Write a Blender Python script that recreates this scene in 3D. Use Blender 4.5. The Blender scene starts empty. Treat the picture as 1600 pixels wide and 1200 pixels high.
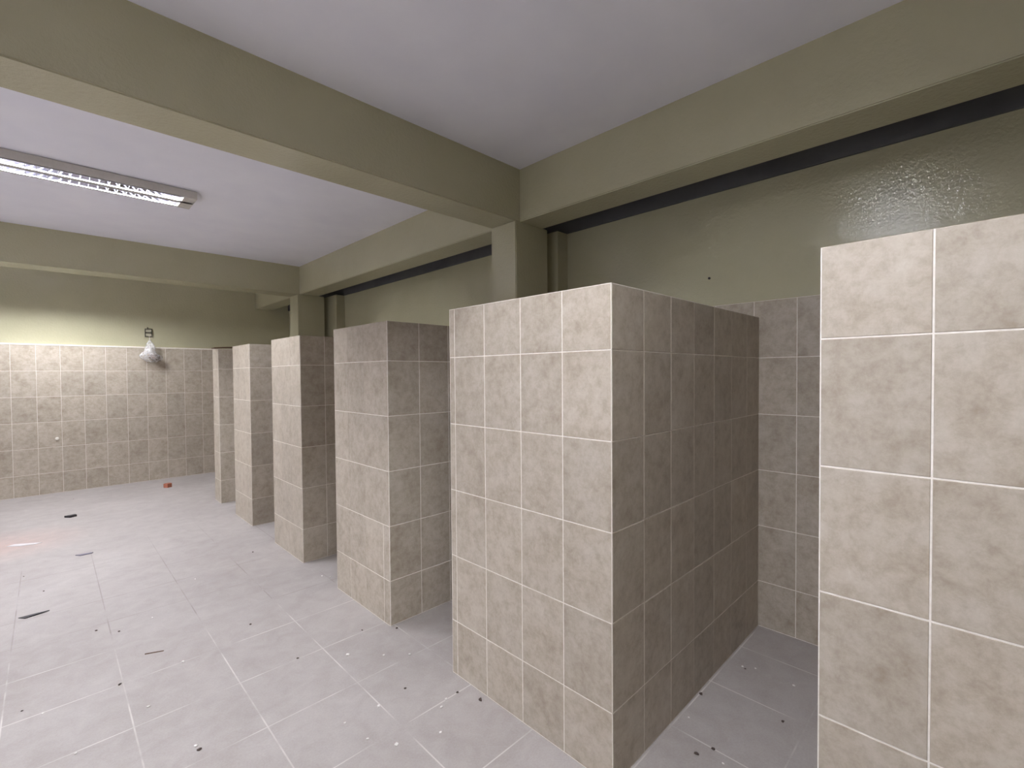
import bpy, bmesh, math, random
from mathutils import Vector, Matrix
random.seed(7)
S = 0.334                       # metres per wall-tile course; all plan numbers below are in courses
C = bpy.context.scene.collection
sc = bpy.context.scene

# ------------------------------------------------------------------ camera
PITCH, ROLL, YAW, EYE, FPX = -0.0208, -0.0074, 0.7904, 4.5627, 732.72
F = Vector((math.cos(YAW)*math.cos(PITCH), math.sin(YAW)*math.cos(PITCH), math.sin(PITCH)))
R0 = Vector((math.sin(YAW), -math.cos(YAW), 0)); U0 = R0.cross(F)
RR = math.cos(ROLL)*R0 + math.sin(ROLL)*U0
UU = -math.sin(ROLL)*R0 + math.cos(ROLL)*U0
cd = bpy.data.cameras.new('camera'); cam = bpy.data.objects.new('camera', cd); C.objects.link(cam)
cd.sensor_fit = 'HORIZONTAL'; cd.sensor_width = 36; cd.lens = 36*FPX/1600; cd.clip_start = 0.02
m = Matrix((RR, UU, -F)).transposed().to_4x4(); m.translation = Vector((0, 0, EYE*S))
cam.matrix_world = m
sc.camera = cam

# ------------------------------------------------------------------ world, exposure
w = bpy.data.worlds.new('night'); sc.world = w; w.use_nodes = True
w.node_tree.nodes['Background'].inputs[0].default_value = (0.02, 0.022, 0.03, 1)
w.node_tree.nodes['Background'].inputs[1].default_value = 0.1
TUBE_POWER = 230.0
sc.view_settings.view_transform = 'Standard'; sc.view_settings.look = 'None'
sc.view_settings.exposure = 0.98; sc.view_settings.gamma = 1.0; sc.view_settings.use_curve_mapping = False
sc.cycles.max_bounces = 16; sc.cycles.diffuse_bounces = 10; sc.cycles.glossy_bounces = 6
sc.cycles.sample_clamp_indirect = 8

# ------------------------------------------------------------------ plan (in courses)
XF, XB, XW = 4.333, 9.018, 9.12          # partition fronts, tiled back wall face, painted wall above it
ZB, ZT, ZTW = 0.822, 5.5435, 5.8283      # first joint, partition top, wall tile top
TW = 0.681                               # tile width
YW, YN, XL = 25.919, -5.9, -8.2          # far wall, near wall, left wall
ZBEAM, ZC = 7.94, 9.08
XB1, XB2 = 7.5018, 8.2654

# ------------------------------------------------------------------ materials
def lin(r, g, b):
    f = lambda c: (c/255/12.92) if c/255 <= 0.04045 else ((c/255+0.055)/1.055)**2.4
    return (f(r), f(g), f(b), 1)
class NT:
    def __init__(s, name):
        s.m = bpy.data.materials.new(name); s.m.use_nodes = True; s.t = s.m.node_tree
        s.b = s.t.nodes['Principled BSDF']
    def n(s, t, **kw):
        x = s.t.nodes.new(t)
        for k, v in kw.items():
            if k.startswith('i_'):
                key = k[2:]; key = int(key) if key.isdigit() else key.replace('_', ' ')
                x.inputs[key].default_value = v
            else: setattr(x, k, v)
        return x
    def l(s, a, b): s.t.links.new(a, b)
    def noise(s, vec, scale, detail=4, rough=0.55, dist=0):
        x = s.n('ShaderNodeTexNoise'); x.inputs['Scale'].default_value = scale; x.inputs['Detail'].default_value = detail
        x.inputs['Roughness'].default_value = rough; x.inputs['Distortion'].default_value = dist
        s.l(vec, x.inputs['Vector']); return x.outputs['Fac']
    def ramp(s, fac, stops):
        x = s.n('ShaderNodeValToRGB'); e = x.color_ramp.elements
        e[0].position, e[0].color = stops[0]; e[1].position, e[1].color = stops[-1]
        for p, c in stops[1:-1]:
            q = e.new(p); q.color = c
        s.l(fac, x.inputs['Fac']); return x.outputs['Color']
    def mix(s, fac, a, b, mode='MIX'):
        x = s.n('ShaderNodeMix', data_type='RGBA', blend_type=mode)
        for i, v in ((0, fac), (6, a), (7, b)):
            if hasattr(v, 'is_linked'): s.l(v, x.inputs[i])
            else: x.inputs[i].default_value = v
        return x.outputs[2]
    def math(s, op, a, b=0.0):
        x = s.n('ShaderNodeMath', operation=op)
        for i, v in ((0, a), (1, b)):
            if hasattr(v, 'is_linked'): s.l(v, x.inputs[i])
            else: x.inputs[i].default_value = v
        return x.outputs[0]
    def pos(s):
        return s.n('ShaderNodeNewGeometry').outputs['Position']
    def bump(s, h, strength, dist=0.001):
        x = s.n('ShaderNodeBump'); x.inputs['Strength'].default_value = strength; x.inputs['Distance'].default_value = dist
        s.l(h, x.inputs['Height']); s.l(x.outputs['Normal'], s.b.inputs['Normal'])
def plain(name, col, rough=0.6, metal=0.0, spec=0.5, **kw):
    q = NT(name); q.b.inputs['Base Color'].default_value = col; q.b.inputs['Roughness'].default_value = rough
    q.b.inputs['Metallic'].default_value = metal; q.b.inputs['Specular IOR Level'].default_value = spec
    p = q.pos(); f = q.noise(p, 40, 3)
    c = q.mix(f, tuple(v*0.92 for v in col[:3])+(1,), tuple(min(1, v*1.06) for v in col[:3])+(1,))
    q.l(c, q.b.inputs['Base Color'])
    return q.m
def mat_tile():
    q = NT('beige_ceramic_tile')
    at = q.n('ShaderNodeAttribute', attribute_name='tint')
    off = q.n('ShaderNodeVectorMath', operation='SCALE'); q.l(at.outputs['Color'], off.inputs[0]); off.inputs['Scale'].default_value = 37.0
    ad = q.n('ShaderNodeVectorMath', operation='ADD'); q.l(q.pos(), ad.inputs[0]); q.l(off.outputs[0], ad.inputs[1])
    v = ad.outputs[0]
    n1 = q.noise(v, 8, 7, 0.66, 0.15); n2 = q.noise(v, 24, 7, 0.72, 0.2); n3 = q.noise(v, 95, 4, 0.7)
    c1 = q.ramp(n1, [(0.30, lin(152, 139, 120)), (0.5, lin(180, 170, 153)), (0.70, lin(197, 189, 175))])
    c2 = q.ramp(n2, [(0.36, lin(146, 131, 111)), (0.54, lin(185, 175, 159)), (0.72, lin(203, 196, 183))])
    c = q.mix(0.42, c1, c2)
    c3 = q.ramp(n3, [(0.3, lin(150, 138, 124)), (0.7, lin(190, 182, 172))])
    c = q.mix(0.14, c, c3)
    sep = q.n('ShaderNodeSeparateColor'); q.l(at.outputs['Color'], sep.inputs[0])
    g = q.math('ADD', q.math('MULTIPLY', sep.outputs[0], 0.12), 0.93)
    cc = q.n('ShaderNodeCombineColor'); 
    for i in range(3): q.l(g, cc.inputs[i])
    c = q.mix(1.0, c, cc.outputs[0], 'MULTIPLY')
    q.l(c, q.b.inputs['Base Color'])
    q.b.inputs['Roughness'].default_value = 0.46; q.b.inputs['Specular IOR Level'].default_value = 0.4
    q.bump(n2, 0.12, 0.002)
    return q.m
def mat_grout():
    q = NT('pale_grout'); f = q.noise(q.pos(), 60, 4)
    q.l(q.ramp(f, [(0.3, lin(224, 217, 207)), (0.7, lin(240, 235, 227))]), q.b.inputs['Base Color'])
    q.b.inputs['Roughness'].default_value = 0.9
    return q.m
def mat_floor():
    q = NT('dusty_floor_tile'); p = q.pos()
    sx = q.n('ShaderNodeSeparateXYZ'); q.l(p, sx.inputs[0])
    T = 1.2355*S
    def line(o, off, wdt):
        a = q.math('DIVIDE', q.math('SUBTRACT', o, off*S), T)
        fr = q.math('FRACT', q.math('ADD', a, 100.5))
        d = q.math('MULTIPLY', q.math('ABSOLUTE', q.math('SUBTRACT', fr, 0.5)), T)
        x = q.n('ShaderNodeMapRange'); q.l(d, x.inputs[0]); x.inputs[1].default_value = wdt*0.6; x.inputs[2].default_value = wdt*1.4
        x.inputs[3].default_value = 1; x.inputs[4].default_value = 0
        return x.outputs[0]
    jn = q.math('MAXIMUM', line(sx.outputs[0], 0.71, 0.0028), line(sx.outputs[1], 5.29, 0.0028))
    n1 = q.noise(p, 1.6, 5, 0.6, 0.4); n2 = q.noise(p, 9, 6, 0.65, 0.5); n3 = q.noise(p, 120, 3, 0.7)
    base = q.ramp(n1, [(0.3, lin(153, 145, 140)), (0.7, lin(173, 167, 162))])
    b2 = q.ramp(n2, [(0.3, lin(147, 139, 133)), (0.7, lin(178, 173, 168))])
    base = q.mix(0.4, base, b2)
    base = q.mix(0.12, base, q.ramp(n3, [(0.3, lin(145, 136, 130)), (0.7, lin(206, 203, 200))]))
    # white grout close to the camera, grey worn grout further down the room
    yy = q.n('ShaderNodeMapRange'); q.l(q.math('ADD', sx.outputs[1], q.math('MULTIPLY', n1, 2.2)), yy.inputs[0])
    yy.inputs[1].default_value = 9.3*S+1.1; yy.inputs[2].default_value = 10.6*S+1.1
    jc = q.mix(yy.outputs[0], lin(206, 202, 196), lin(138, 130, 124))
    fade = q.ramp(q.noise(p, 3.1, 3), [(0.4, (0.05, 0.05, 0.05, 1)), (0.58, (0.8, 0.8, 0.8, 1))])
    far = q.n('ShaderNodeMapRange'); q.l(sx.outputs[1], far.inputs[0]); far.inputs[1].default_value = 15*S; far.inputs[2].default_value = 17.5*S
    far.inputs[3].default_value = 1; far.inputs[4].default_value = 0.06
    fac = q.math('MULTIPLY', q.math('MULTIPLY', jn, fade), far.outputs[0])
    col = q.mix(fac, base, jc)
    # reddish brick dust near the far wall
    dl = q.n('ShaderNodeVectorMath', operation='DISTANCE'); q.l(p, dl.inputs[0]); dl.inputs[1].default_value = (-0.9*S, 18.7*S, 0)
    dm = q.n('ShaderNodeMapRange'); q.l(dl.outputs['Value'], dm.inputs[0]); dm.inputs[1].default_value = 0.0; dm.inputs[2].default_value = 0.62
    dm.inputs[3].default_value = 0.55; dm.inputs[4].default_value = 0
    col = q.mix(q.math('MULTIPLY', dm.outputs[0], n2), col, lin(206, 160, 142))
    q.l(col, q.b.inputs['Base Color'])
    q.b.inputs['Roughness'].default_value = 0.62; q.b.inputs['Specular IOR Level'].default_value = 0.35
    q.bump(n3, 0.08, 0.002)
    return q.m
def mat_paint(name, dark, light, rough, bump, scale=130):
    q = NT(name); p = q.pos()
    n1 = q.noise(p, 2.5, 4); n2 = q.noise(p, scale, 3, 0.6)
    q.l(q.ramp(n1, [(0.3, dark), (0.7, light)]), q.b.inputs['Base Color'])
    q.b.inputs['Roughness'].default_value = rough
    if bump: q.bump(n2, bump, 0.0028)
    return q.m
M_TILE, M_GROUT, M_FLOOR = mat_tile(), mat_grout(), mat_floor()
M_OLIVE = mat_paint('glossy_olive_paint', lin(178, 174, 146), lin(184, 180, 152), 0.07, 0.9, 46)
M_CEIL = mat_paint('white_ceiling_paint', lin(235, 235, 245), lin(242, 242, 250), 0.75, 0.06, 60)
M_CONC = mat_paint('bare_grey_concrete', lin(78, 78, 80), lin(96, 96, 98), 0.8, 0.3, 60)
M_ENAMEL = plain('white_enamel_steel', lin(200, 196, 190), 0.4)
M_REFL = plain('polished_reflector_metal', lin(190, 190, 205), 0.1, 1.0)
M_BLADE = plain('white_louver_blade', lin(225, 225, 230), 0.5)
M_PLAST = plain('white_plastic', lin(228, 224, 214), 0.5)
M_SOCK = plain('aged_cream_plastic', lin(186, 180, 156), 0.5)
M_PAPER = plain('dusty_paper', lin(205, 202, 202), 0.9)
M_BLACK = plain('black_plastic_scrap', lin(30, 26, 32), 0.5)
M_GREY = plain('grey_plastic_scrap', lin(112, 108, 122), 0.5)
M_STEEL = plain('galvanised_steel', lin(96, 94, 84), 0.45, 0.8)
M_BRICK = plain('red_brick', lin(168, 104, 82), 0.9)
M_WOOD = plain('dry_wood', lin(96, 74, 58), 0.8)
M_CARD = plain('brown_board', lin(92, 64, 40), 0.85)
M_CRUMB = plain('white_plaster', lin(232, 229, 224), 0.9)
M_GRIT = plain('dark_grit', lin(74, 62, 56), 0.9)
def mat_emit(name, power):
    q = NT(name); q.t.nodes.remove(q.b)
    e = q.n('ShaderNodeEmission'); e.inputs[0].default_value = (0.93, 0.945, 1.01, 1); e.inputs[1].default_value = power
    q.l(e.outputs[0], q.t.nodes['Material Output'].inputs[0]); return q.m
M_TUBE = mat_emit('lit_tube', TUBE_POWER); M_TUBE_BRIGHT = mat_emit('lit_bright_tube', TUBE_POWER*1.25); M_TUBE_DIM = mat_emit('lit_dim_tube', TUBE_POWER*0.8)  # same tube at stronger and weaker power, set only to balance the light
def mat_bag():
    q = NT('cloudy_plastic_film'); f = q.noise(q.pos(), 30, 4); q.bump(f, 0.6, 0.01)
    q.b.inputs['Base Color'].default_value = lin(238, 237, 236); q.b.inputs['Roughness'].default_value = 0.22
    tr = q.n('ShaderNodeBsdfTransparent'); mx = q.n('ShaderNodeMixShader')
    fac = q.n('ShaderNodeMapRange'); q.l(f, fac.inputs[0]); fac.inputs[1].default_value = 0.35; fac.inputs[2].default_value = 0.65
    fac.inputs[3].default_value = 0.15; fac.inputs[4].default_value = 0.6
    q.l(fac.outputs[0], mx.inputs[0]); q.l(tr.outputs[0], mx.inputs[1]); q.l(q.b.outputs[0], mx.inputs[2])
    q.l(mx.outputs[0], q.t.nodes['Material Output'].inputs[0])
    return q.m
M_BAG = mat_bag()

# ------------------------------------------------------------------ mesh helpers
def box(bm, x0, x1, y0, y1, z0, z1, mi=0, s=S):
    v = [bm.verts.new((x*s, y*s, z*s)) for x in (x0, x1) for y in (y0, y1) for z in (z0, z1)]
    fs = []
    for a in ((0,1,3,2), (4,6,7,5), (0,4,5,1), (2,3,7,6), (0,2,6,4), (1,5,7,3)):
        f = bm.faces.new([v[i] for i in a]); f.material_index = mi; fs.append(f)
    return fs
def obj(name, bm, mats, parent=None, smooth=False):
    bmesh.ops.recalc_face_normals(bm, faces=bm.faces)
    me = bpy.data.meshes.new(name); bm.to_mesh(me); bm.free()
    for mm in (mats if isinstance(mats, (list, tuple)) else [mats]): me.materials.append(mm)
    if smooth:
        for p in me.polygons: p.use_smooth = True
    o = bpy.data.objects.new(name, me); C.objects.link(o)
    if parent: 
        o.parent = parent; o.matrix_parent_inverse = Matrix.Translation(parent.location).inverted()
    return o
def structure(o): o['kind'] = 'structure'; return o
def tag(o, label, cat, group=None):
    o['label'] = label; o['category'] = cat
    if group: o['group'] = group
    return o
def empty(name, loc, label, cat, group=None):
    o = bpy.data.objects.new(name, None); C.objects.link(o); o.location = [c*S for c in loc]; o.empty_display_size = 0.1
    return tag(o, label, cat, group)

JW = 0.0115       # joint width in courses (4 mm)
PR = 0.0035       # tiles stand 1 mm proud
def tiles(bm, axis, plane, sign, us, zs, tight=(), rows=None):
    """lay bevelled tiles on the plane axis=plane facing sign; us/zs are joint positions incl. both ends."""
    lay = bm.loops.layers.float_color.get('tint') or bm.loops.layers.float_color.new('tint')
    def P(u, z, d):
        a = plane + sign*d
        return ((a, u, z) if axis == 'x' else (u, a, z))
    for k in range(len(zs)-1):
        uu = sorted((rows or {}).get(k, us))
        tt = tight
        for i in range(len(uu)-1):
            g0 = JW*(0.12 if any(abs(uu[i]-t) < 1e-4 for t in tt) else 0.5); g1 = JW*(0.12 if any(abs(uu[i+1]-t) < 1e-4 for t in tt) else 0.5)
            a0, a1 = uu[i]+g0, uu[i+1]-g1; z0, z1 = zs[k]+JW*0.5, zs[k+1]-JW*0.5
            if a1-a0 < 0.02 or z1-z0 < 0.02: continue
            jx = random.uniform(-0.0006, 0.0006); b = 0.004; d = PR+jx
            col = (random.random(), random.random(), random.random(), 1)
            back = [P(a, z, 0) for a, z in ((a0, z0), (a1, z0), (a1, z1), (a0, z1))]
            fr = [P(a, z, d) for a, z in ((a0+b, z0+b), (a1-b, z0+b), (a1-b, z1-b), (a0+b, z1-b))]
            vb = [bm.verts.new([c*S for c in p]) for p in back]; vf = [bm.verts.new([c*S for c in p]) for p in fr]
            fs = [bm.faces.new(vf)] + [bm.faces.new((vb[j], vb[(j+1) % 4], vf[(j+1) % 4], vf[j])) for j in range(4)]
            for f in fs:
                f.material_index = 0
                for lp in f.loops: lp[lay] = col
def seq(a, b, step, start=None):
    out = [a]; u = (start if start is not None else a+step)
    while u < b-0.02:
        if u > a+0.02: out.append(u)
        u += step
    return out+[b]
ZS_P = [0.004] + [ZB+k for k in range(5)] + [ZT]
ZS_W = [0.004] + [ZB+k for k in range(5)] + [ZTW]

# ------------------------------------------------------------------ setting
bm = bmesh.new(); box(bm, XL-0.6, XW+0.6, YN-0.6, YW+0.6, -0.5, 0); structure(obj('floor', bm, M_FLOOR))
bm = bmesh.new(); box(bm, XL-0.6, XW+0.6, YN-0.6, YW+0.6, ZC, ZC+0.5); structure(obj('ceiling', bm, M_CEIL))
# painted walls
bm = bmesh.new(); box(bm, XW, XW+0.6, YN-0.6, YW+0.6, 0, 7.985)
for y0, y1 in ((7.247, 8.15), (19.38, 20.98)): box(bm, 8.75, XW+0.1, y0, y1, 0, 7.985)
structure(obj('wall_right', bm, M_OLIVE))
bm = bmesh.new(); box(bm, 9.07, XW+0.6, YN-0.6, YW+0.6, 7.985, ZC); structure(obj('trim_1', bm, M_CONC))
bm = bmesh.new(); box(bm, XL, XW, YW, YW+0.6, 0, ZC); structure(obj('wall_far', bm, M_OLIVE))
bm = bmesh.new(); box(bm, XL-0.6, XL, YN-0.6, YW+0.6, 0, ZC); structure(obj('wall_left', bm, M_CEIL))
bm = bmesh.new(); box(bm, XL, XW, YN-0.6, YN, 0, ZC); structure(obj('wall_near', bm, M_OLIVE))
# tile wainscots
bm = bmesh.new(); box(bm, XB+PR, XW, YN, YW-0.09, 0, ZTW, 1)
y0 = 2.2501; 
while y0 > YN+TW: y0 -= TW
tiles(bm, 'x', XB+PR, -1, seq(YN, YW-0.09, TW, y0), ZS_W); structure(obj('wall_right_tiling', bm, [M_TILE, M_GROUT]))
bm = bmesh.new(); box(bm, XL, XB, YW-0.08, YW, 0, ZTW, 1)
x0 = -0.9928
while x0 > XL+TW: x0 -= TW
tiles(bm, 'y', YW-0.08, -1, seq(XL, XB-0.01, TW, x0), ZS_W); structure(obj('wall_far_tiling', bm, [M_TILE, M_GROUT]))
bm = bmesh.new(); box(bm, XL, XB, YW-0.095, YW, ZTW, ZTW+0.05); structure(obj('trim_2', bm, M_GROUT))
bm = bmesh.new(); box(bm, XL, XL+0.08, YN, YW-0.1, 0, ZTW, 1)
tiles(bm, 'x', XL+0.08, 1, seq(YN, YW-0.1, TW), ZS_W); structure(obj('wall_left_tiling', bm, [M_CEIL, M_GROUT]))
# concrete frame
def cbox(name, *a):
    bm = bmesh.new(); box(bm, *a)
    bmesh.ops.bevel(bm, geom=bm.edges[:], offset=0.006, segments=2, affect='EDGES')
    return structure(obj(name, bm, M_OLIVE))
cbox('wall_beam_long', XB1, XB2, YN, YW, ZBEAM, ZC+0.02)
cbox('wall_beam_cross', XL, XB1+0.02, 7.285, 8.0914, ZBEAM, ZC+0.02)
cbox('wall_beam_cross.001', XL, XB1+0.02, 20.0513, 20.9693, ZBEAM, ZC+0.02)
cbox('wall_beam_cross.002', XL, XB1+0.02, YN, YN+0.5, ZBEAM, ZC+0.02)
cbox('wall_beam_left', XL, XL+0.7, YN, YW, ZBEAM, ZC+0.02)
cbox('wall_column', 7.364, 8.43, 7.286, 8.088, 0, ZBEAM+0.01)
cbox('wall_column.001', 7.43, 8.53, 20.055, 20.965, 0, ZBEAM+0.01)

# ------------------------------------------------------------------ tiled partitions
TH = 0.40
def partition(y0, y1, side, front_js, label, tight=(), rows=None, cut=None, cap=0.006):
    """L-shaped privacy partition: front panel along the aisle plus a side panel running back to the wall."""
    root = empty('tiled_partition', (XF, y0, 0), label, 'partition', 'tiled shower partitions along the right wall')
    bm = bmesh.new(); box(bm, XF+PR, XF+TH, y0+PR, y1-PR, 0, ZT-cap, 1)
    tiles(bm, 'x', XF+PR, -1, front_js, ZS_P, tight, rows)
    tiles(bm, 'y', y1-PR, 1, [XF+0.008, XF+TH-0.008], ZS_P)
    tiles(bm, 'x', XF+TH, 1, seq(y0+TH, y1-0.01, TW), ZS_P)
    obj('front_panel', bm, [M_TILE, M_GROUT], root)
    bm = bmesh.new()
    spans = [(XF+TH, XB)] if not cut else [(XF+TH, cut[0])]
    for a, b in spans: box(bm, a, b, y0+PR, y0+TH, 0, ZT-cap, 1)
    js = [XF+0.006]+[v for v in side if v > XF+0.1]
    if cut:
        tiles(bm, 'y', y0+PR, -1, [v for v in js if v < cut[0]-0.05]+[cut[0]], ZS_P)
        tiles(bm, 'y', y0+TH, 1, seq(XF+TH+0.01, cut[0], TW), ZS_P)
    else:
        tiles(bm, 'y', y0+PR, -1, js, ZS_P)
        tiles(bm, 'y', y0+TH, 1, seq(XF+TH+0.01, XB, TW), ZS_P)
    obj('side_panel', bm, [M_TILE, M_GROUT], root)
    return root
def sidej(first): return [XF] + [XF+first+TW*k for k in range(8) if XF+first+TW*k < XB-0.03] + [XB]
e = 0.006
# nearest, cut by the right edge of the frame
partition(-2.25, 0.9251, sidej(TW), [-2.25+e]+[0.2555-TW*k for k in range(3, -1, -1)]+[0.9251-e],
          'beige tiled shower partition nearest the camera, at the right, only two tile columns showing')
y0, y1 = 2.845, 5.7191
partition(y0, y1, sidej(TW), [y0+e]+[3.532, 4.222, 4.925, 5.593]+[y1-e],
          'large beige tiled corner partition in the middle, long dark side and wide pale front', cap=0.0)
y0, y1 = 7.5558, 9.7561
up = [y0+e, 8.443, 9.112, y1-e]
partition(y0, y1, sidej(0.677), up, 'beige tiled partition directly left of the large one, two tile columns on its shaded side',
          tight=(8.443, 9.112), rows={0: [y0+e, 7.773, 8.443, 9.105, y1-e], 1: [y0+e, 7.773, 8.443, 9.112, y1-e]}, cut=(7.364,))
y0, y1 = 11.6402, 13.6668
partition(y0, y1, sidej(0.6), [y0+e, y0+0.66, y0+1.34, y1-e], 'tiled partition with the dark brown side, standing below the second concrete column',
          tight=(y0+0.66, y0+1.34))
y0, y1 = 15.6384, 17.414
partition(y0, y1, sidej(TW), [y0+e, y0+0.42, y0+1.1, y1-e], 'slim pale tiled partition, second from the far wall',
          tight=(y0+0.42, y0+1.1))
y0, y1 = 19.2765, 20.05
partition(y0, y1, sidej(TW), [y0+e, y1-e], 'narrow tiled partition farthest from the camera, brown board on its top')

# warped board on the farthest partition
bm = bmesh.new(); n = 14; prev = None
for i in range(n+1):
    t = i/n; x = XF-0.12+1.75*t; z = ZT+0.012+0.07*math.sin(min(1, t*1.25)*math.pi)**1.0*(0.6 if t < 0.5 else 1)
    z = max(ZT+0.012, z); y = 19.2765
    ring = [bm.verts.new((x*S, (y+dy)*S, (z+dz)*S)) for dy, dz in ((-0.03, 0), (0.36, 0), (0.36, 0.035), (-0.03, 0.035))]
    if prev:
        for j in range(4): bm.faces.new((prev[j], prev[(j+1) % 4], ring[(j+1) % 4], ring[j]))
    else: bm.faces.new(ring)
    prev = ring
bm.faces.new(prev[::-1])
tag(obj('board_strip', bm, M_CARD), 'warped thin brown board lying on top of the farthest tiled partition', 'board')

# ------------------------------------------------------------------ ceiling lights
def tube_mesh(bm, x0, x1, y, z, r, seg=12, s=S):
    rings = []
    for x in (x0, x1):
        rings.append([bm.verts.new((x*s, (y+r*math.cos(2*math.pi*k/seg))*s, (z+r*math.sin(2*math.pi*k/seg))*s)) for k in range(seg)])
    for k in range(seg): bm.faces.new((rings[0][k], rings[0][(k+1) % seg], rings[1][(k+1) % seg], rings[1][k]))
    bm.faces.new(rings[0][::-1]); bm.faces.new(rings[1])
def ceiling_light(xa, yc, label, tube=None):
    xb = xa+3.72; hw = 0.47; zb = 8.89
    root = empty('ceiling_light', ((xa+xb)/2, yc, ZC), label, 'ceiling light', 'twin tube ceiling lights')
    bm = bmesh.new()
    t = 0.012
    box(bm, xa, xb, yc-hw, yc-hw+t, zb, ZC-0.012); box(bm, xa, xb, yc+hw-t, yc+hw, zb, ZC-0.012)
    box(bm, xa, xa+t, yc-hw+t, yc+hw-t, zb, ZC-0.012); box(bm, xb-t, xb, yc-hw+t, yc+hw-t, zb, ZC-0.012)
    box(bm, xa+t, xb-t, yc-hw+t, yc+hw-t, ZC-0.03, ZC-0.012)
    box(bm, xa+0.1, xb-0.1, yc-0.2, yc+0.2, ZC-0.012, ZC)      # mounting spacer
    box(bm, xa+t, xb-t, yc-0.05, yc+0.05, zb+0.004, zb+0.016)  # middle bar
    obj('housing', bm, M_ENAMEL, root)
    for sx in (xa, xb):
        bm = bmesh.new(); d = 0.26 if sx == xb else -0.26
        a, b = sorted((sx-d, sx-(t if sx == xb else -t)))
        box(bm, a, b, yc-hw+t, yc+hw-t, zb+0.004, zb+0.016)
        box(bm, a, a+0.012, yc-hw+t, yc+hw-t, zb+0.016, ZC-0.03) if sx == xb else box(bm, b-0.012, b, yc-hw+t, yc+hw-t, zb+0.016, ZC-0.03)
        obj('end_plate', bm, M_ENAMEL, root)
    for s in (-1, 1):
        cy = yc+s*0.235
        bm = bmesh.new(); tube_mesh(bm, xa+0.265, xb-0.265, cy, zb+0.118, 0.03)
        obj('light_tube', bm, tube or M_TUBE, root, True)
        # curved reflector trough
        bm = bmesh.new(); prof = []
        for k in range(17):
            u = -1+2*k/16; prof.append((u*0.146, zb+0.153-(u*0.146)**2/0.14))
        ra = [bm.verts.new(((xa+0.262)*S, (cy+p)*S, z*S)) for p, z in prof]; rb = [bm.verts.new(((xb-0.262)*S, (cy+p)*S, z*S)) for p, z in prof]
        rc = [bm.verts.new(((xa+0.262)*S, (cy+p*1.03)*S, (z+0.008)*S)) for p, z in prof]; rd = [bm.verts.new(((xb-0.262)*S, (cy+p*1.03)*S, (z+0.008)*S)) for p, z in prof]
        for k in range(16):
            bm.faces.new((ra[k], ra[k+1], rb[k+1], rb[k])); bm.faces.new((rc[k], rd[k], rd[k+1], rc[k+1]))
            bm.faces.new((ra[k], rc[k], rc[k+1], ra[k+1])); bm.faces.new((rb[k], rb[k+1], rd[k+1], rd[k]))
        bm.faces.new((ra[0], rb[0], rd[0], rc[0])); bm.faces.new((ra[16], rc[16], rd[16], rb[16]))
        obj('reflector', bm, M_REFL, root, True)
        bm = bmesh.new(); nb = 20; 
        for k in range(nb):
            x = xa+0.29+(xb-xa-0.58)*k/(nb-1)
            box(bm, x-0.006, x+0.006, cy-0.135, cy+0.135, zb+0.002, zb+0.018)
        for yy in (-0.150, 0.140): box(bm, xa+0.265, xb-0.265, cy+yy, cy+yy+0.010, zb-0.002, zb+0.016)
        obj('louver', bm, M_BLADE, root)
    return root
ceiling_light(-1.03, 14.07, 'white twin tube louvered ceiling light mounted between the two cross beams')
ceiling_light(-1.03, 1.9, 'white twin tube louvered ceiling light above the nearest partitions')
ceiling_light(-6.70, 1.9, 'added unseen twin tube fill light, weakly lit, at the left of the nearest partitions', M_TUBE_DIM)  # added fill outside the view, lifts the near ceiling and partition fronts
ceiling_light(-6.70, 14.07, 'added unseen twin tube fill light at the left, between the two cross beams')  # unseen lamp added for more bounce in the middle bay
ceiling_light(-2.0, 22.9, 'white twin tube louvered ceiling light by the far wall, hidden behind the second cross beam', M_TUBE_BRIGHT)

# ------------------------------------------------------------------ far wall: open socket frame and plastic bag
bx, bz = 3.19, 6.50
root = empty('socket_frame', (bx, YW, bz), 'small bare metal socket frame on the far wall above the plastic bag', 'electrical socket')
bm = bmesh.new(); w2, h2, r = 0.13, 0.18, 0.03
box(bm, bx-w2, bx-w2+r, YW-0.05, YW, bz-h2, bz+h2); box(bm, bx+w2-r, bx+w2, YW-0.05, YW, bz-h2, bz+h2)
box(bm, bx-w2+r, bx+w2-r, YW-0.05, YW, bz+h2-r, bz+h2); box(bm, bx-w2+r, bx+w2-r, YW-0.05, YW, bz-h2, bz-h2+r)
box(bm, bx-0.05, bx-0.01, YW-0.05, YW, bz+h2, bz+h2+0.06)
obj('metal_frame', bm, M_STEEL, root)
bm = bmesh.new(); box(bm, bx-w2+r, bx+w2-r, YW-0.045, YW-0.005, bz-0.02, bz+0.02); obj('crossbar', bm, M_STEEL, root)
bm = bmesh.new()
for dz in (-0.09, 0.09): box(bm, bx-w2+r, bx+w2-r, YW-0.025, YW, bz+dz-0.055, bz+dz+0.055)
obj('socket_insert', bm, M_SOCK, root)
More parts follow.
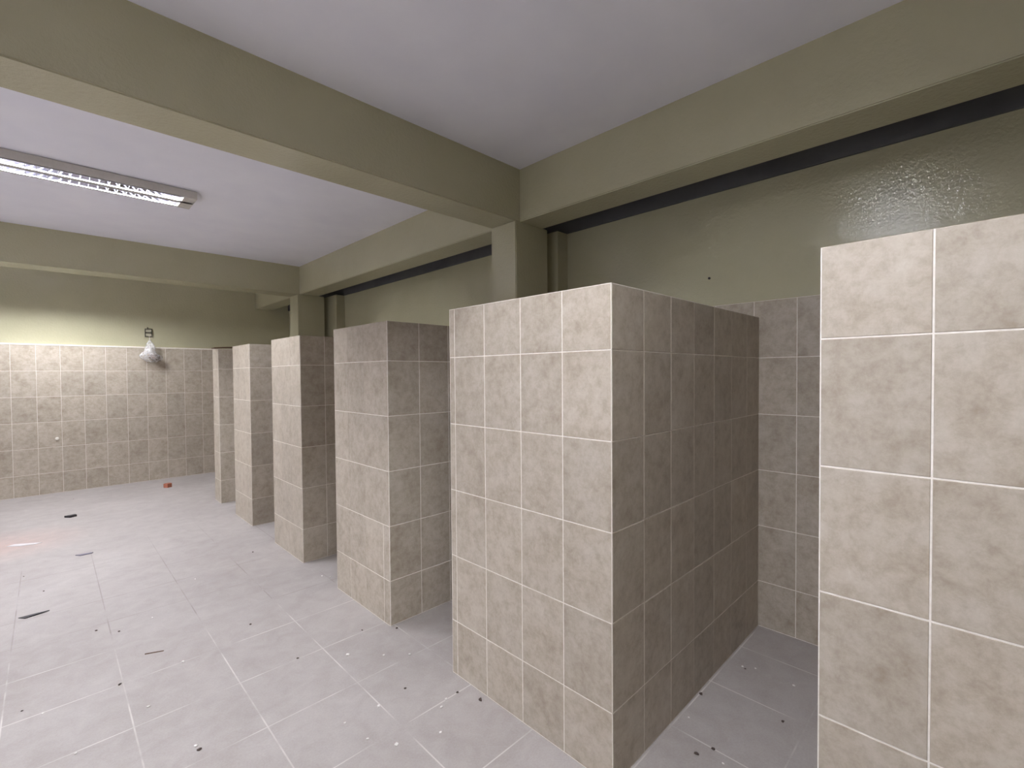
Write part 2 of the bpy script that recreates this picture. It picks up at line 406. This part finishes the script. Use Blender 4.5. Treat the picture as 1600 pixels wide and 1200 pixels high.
# bag
prof = [(6.17, 0.03, 0.0, 0.04), (6.10, 0.05, 0.0, 0.06), (6.02, 0.11, 0.01, 0.09), (5.92, 0.15, 0.02, 0.13), (5.80, 0.17, 0.02, 0.16),
        (5.68, 0.19, 0.0, 0.18), (5.57, 0.28, -0.02, 0.22), (5.46, 0.38, 0.0, 0.25), (5.36, 0.35, 0.04, 0.25), (5.27, 0.26, 0.09, 0.2), (5.22, 0.12, 0.1, 0.1)]
seg = 32; rng = random.Random(3); ph = [rng.uniform(0, 6.28) for _ in range(5)]
def bag_mesh(scale, z0, z1, grow):
    bm = bmesh.new(); prev = None
    for i, (z, rx, ox, ry) in enumerate(prof):
        if not z0 <= z <= z1: continue
        ring = []
        for k in range(seg):
            a = 2*math.pi*k/seg; q = i/10
            cr = scale*(1+0.10*math.sin(3*a+ph[0]+i*0.9)+0.09*math.sin(7*a+ph[1]-i*0.9)+0.06*math.sin(11*a+ph[2]))
            zz = z + 0.03*math.sin(3*a+ph[3])*q + grow
            ring.append(bm.verts.new(((bx+ox+rx*cr*math.cos(a))*S, (YW-0.29+ry*cr*math.sin(a))*S, zz*S)))
        if prev:
            for k in range(seg): bm.faces.new((prev[k], prev[(k+1) % seg], ring[(k+1) % seg], ring[k]))
        else: bm.faces.new(ring)
        prev = ring
    bm.faces.new(prev[::-1]); return bm
root = empty('plastic_bag', (bx, YW-0.3, 5.2), 'crumpled cloudy plastic bag hanging on the far wall at the tile edge', 'bag')
obj('bag_body', bag_mesh(1.0, 5.0, 6.3, 0), M_BAG, root, True)
bm = bmesh.new(); bmesh.ops.create_icosphere(bm, subdivisions=3, radius=1.0)
for v in bm.verts:
    n_ = 1+0.12*math.sin(5*v.co.x+1)+0.1*math.sin(6*v.co.z+2*v.co.y)
    v.co = Vector(((bx+0.17+0.22*n_*v.co.x)*S, (YW-0.29+0.14*n_*v.co.y)*S, (5.43+0.15*n_*v.co.z-0.02*v.co.x)*S))
obj('bag_contents', bm, M_WOOD, root, True)
bm = bmesh.new(); path = [(bx, YW-0.03, bz-0.19), (bx+0.005, YW-0.14, bz-0.165), (bx+0.01, YW-0.22, bz-0.18), (bx, YW-0.28, bz-0.22), (bx, YW-0.29, 6.16)]; prev = None
for p in path:
    ring = [bm.verts.new(((p[0]+0.01*math.cos(k*1.047))*S, (p[1]+0.01*math.sin(k*1.047)*0.7)*S, (p[2]+0.007*math.sin(k*1.047))*S)) for k in range(6)]
    if prev:
        for k in range(6): bm.faces.new((prev[k], prev[(k+1) % 6], ring[(k+1) % 6], ring[k]))
    else: bm.faces.new(ring)
    prev = ring
bm.faces.new(prev[::-1]); obj('hanging_wire', bm, M_PLAST, root)
# white plug in a far-wall tile, nail in the painted wall
def disc(name, mat, cx, cy, cz, axis, r, depth, label, cat):
    bm = bmesh.new(); seg = 16; rings = []
    for d, rr in ((0, r), (depth*0.6, r), (depth, r*0.6)):
        rg = []
        for k in range(seg):
            a = 2*math.pi*k/seg; p = (cx+rr*math.cos(a), cy-d, cz+rr*math.sin(a)) if axis == 'y' else (cx-d, cy+rr*math.cos(a), cz+rr*math.sin(a))
            rg.append(bm.verts.new([c*S for c in p]))
        rings.append(rg)
    for i in range(2):
        for k in range(seg): bm.faces.new((rings[i][k], rings[i][(k+1) % seg], rings[i+1][(k+1) % seg], rings[i+1][k]))
    bm.faces.new(rings[0]); bm.faces.new(rings[2])
    return tag(obj(name, bm, mat), label, cat)
disc('pipe_plug', M_PLAST, 0.22, YW-0.085, 2.15, 'y', 0.062, 0.05, 'small round white plug set in a tile low on the far wall', 'plug')
disc('wall_nail', M_BLACK, XW, 3.77, 6.385, 'x', 0.022, 0.04, 'tiny dark nail in the olive wall above the large partition', 'nail')

# ------------------------------------------------------------------ litter on the floor
def scrap(name, mat, pts, h, label, cat, group=None, lift=None, z0=0.0):
    """flat ragged piece with real thickness; pts in courses, lift = extra height per vertex."""
    bm = bmesh.new(); lift = lift or [0]*len(pts)
    a = [bm.verts.new((x*S, y*S, (z0+l)*S)) for (x, y), l in zip(pts, lift)]; b = [bm.verts.new((x*S, y*S, (z0+l+h)*S)) for (x, y), l in zip(pts, lift)]
    n = len(pts)
    bm.faces.new(a[::-1]); bm.faces.new(b)
    for k in range(n): bm.faces.new((a[k], a[(k+1) % n], b[(k+1) % n], b[k]))
    return tag(obj(name, bm, mat), label, cat, group)
# directions across the view: right = (0.71,-0.70), away = (0.70,0.71)
def loc(cx, cy, r, f): return (cx+0.711*r+0.703*f, cy-0.703*r+0.711*f)
def poly(cx, cy, rf): return [loc(cx, cy, r, f) for r, f in rf]
scrap('plastic_scrap', M_BLACK, poly(-0.31, 12.84, [(-0.15, -0.1), (0.0, -0.12), (0.07, -0.02), (0.19, 0.16), (0.02, 0.08)]), 0.012,
      'black pointed plastic scrap on the floor at the left', 'scrap', lift=[0, 0, 0.01, 0.015, 0.0])
scrap('dark_chip', M_BLACK, poly(0.46, 21.04, [(-0.13, -0.1), (0.08, -0.12), (0.14, 0.05), (0.02, 0.12)]), 0.06,
      'small black chip on the floor farthest back, near the far wall', 'chip')
scrap('plastic_scrap', M_GREY, poly(0.57, 16.3, [(-0.15, -0.07), (0.0, -0.09), (0.15, 0.07), (0.13, 0.13), (-0.02, 0.03)]), 0.02,
      'slim grey scrap on the bright floor between the two black bits', 'scrap')
scrap('paper_strip', M_PAPER, poly(-0.58, 18.42, [(-0.32, -0.1), (0.0, -0.06), (0.3, 0.08), (0.34, 0.2), (0.1, 0.14), (-0.28, 0.06)]), 0.015,
      'white paper strip on reddish dust at the left edge', 'paper')
scrap('brick_chip', M_BRICK, poly(3.44, 23.75, [(-0.1, -0.1), (0.08, -0.12), (0.13, 0.06), (-0.02, 0.12), (-0.12, 0.03)]), 0.16,
      'small red brick chip on the floor near the far wall', 'brick chip')
scrap('wood_splinter', M_WOOD, poly(1.15, 9.62, [(-0.12, -0.03), (0.12, 0.06), (0.12, 0.072), (-0.12, -0.016)]), 0.012,
      'thin brown wood splinter lying in the foreground floor', 'splinter')
rng = random.Random(11)
def crumb_mesh(name, mat, r):
    bm = bmesh.new(); bmesh.ops.create_icosphere(bm, subdivisions=1, radius=r)
    for v in bm.verts:
        v.co *= rng.uniform(0.7, 1.25); v.co.z = v.co.z*0.5 + r*0.42
    bm.verts.ensure_lookup_table(); zmin = min(v.co.z for v in bm.verts)
    for v in bm.verts: v.co.z -= zmin
    return obj(name, bm, mat)
WHITE = [(7.57,2.61),(7.66,2.45),(7.62,1.92),(5.94,2.72),(5.51,2.11),(3.89,5.29),(3.75,5.21),(3.8,6.85),(3.39,7.28),(4.11,6.57),(2.68,5.87),(2.76,5.41),(2.97,5.07),(3.47,4.85),(1.45,8.98),(1.21,6.82),(1.32,11.07),(0.9,8.1),(-0.14,8.97),(0.15,7.72),(4.35,10.59),(4.45,10.4),(2.27,12.48),(3.15,5.84)]
DARK = [(7.54,2.56),(6.73,1.82),(6.5,2.8),(5.64,2.28),(5.43,2.39),(3.61,5.9),(2.78,7.77),(2.56,9.46),(3.91,7.81),(4.38,7.42),(0.82,10.89),(0.53,11.22),(0.67,9.0),(-0.15,14.12),(-0.48,15.5),(-0.34,9.24),(4.09,5.29),(4.22,4.94),(3.69,13.32),(0.6,24.02),(1.23,6.72)]
def crumbs(name, mat, pts, label, cat, group, r0):
    proto = None
    for i, (x, y) in enumerate(pts):
        if proto is None: o = proto = crumb_mesh(name, mat, 1.0)
        else: o = proto.copy(); C.objects.link(o)
        o.location = (x*S, y*S, 0.0); s = r0*rng.uniform(0.7, 1.3); o.scale = (s*rng.uniform(0.8, 1.4), s, s); o.rotation_euler.z = rng.uniform(0, 6.28)
        tag(o, label, cat, group)
crumbs('plaster_crumb', M_CRUMB, WHITE, 'tiny white plaster crumb on the dusty floor tiles', 'crumb', 'white plaster crumbs scattered over the floor', 0.0065)
crumbs('grit_crumb', M_GRIT, DARK, 'tiny dark grit crumb on the dusty floor tiles', 'crumb', 'dark grit scattered over the floor', 0.007)
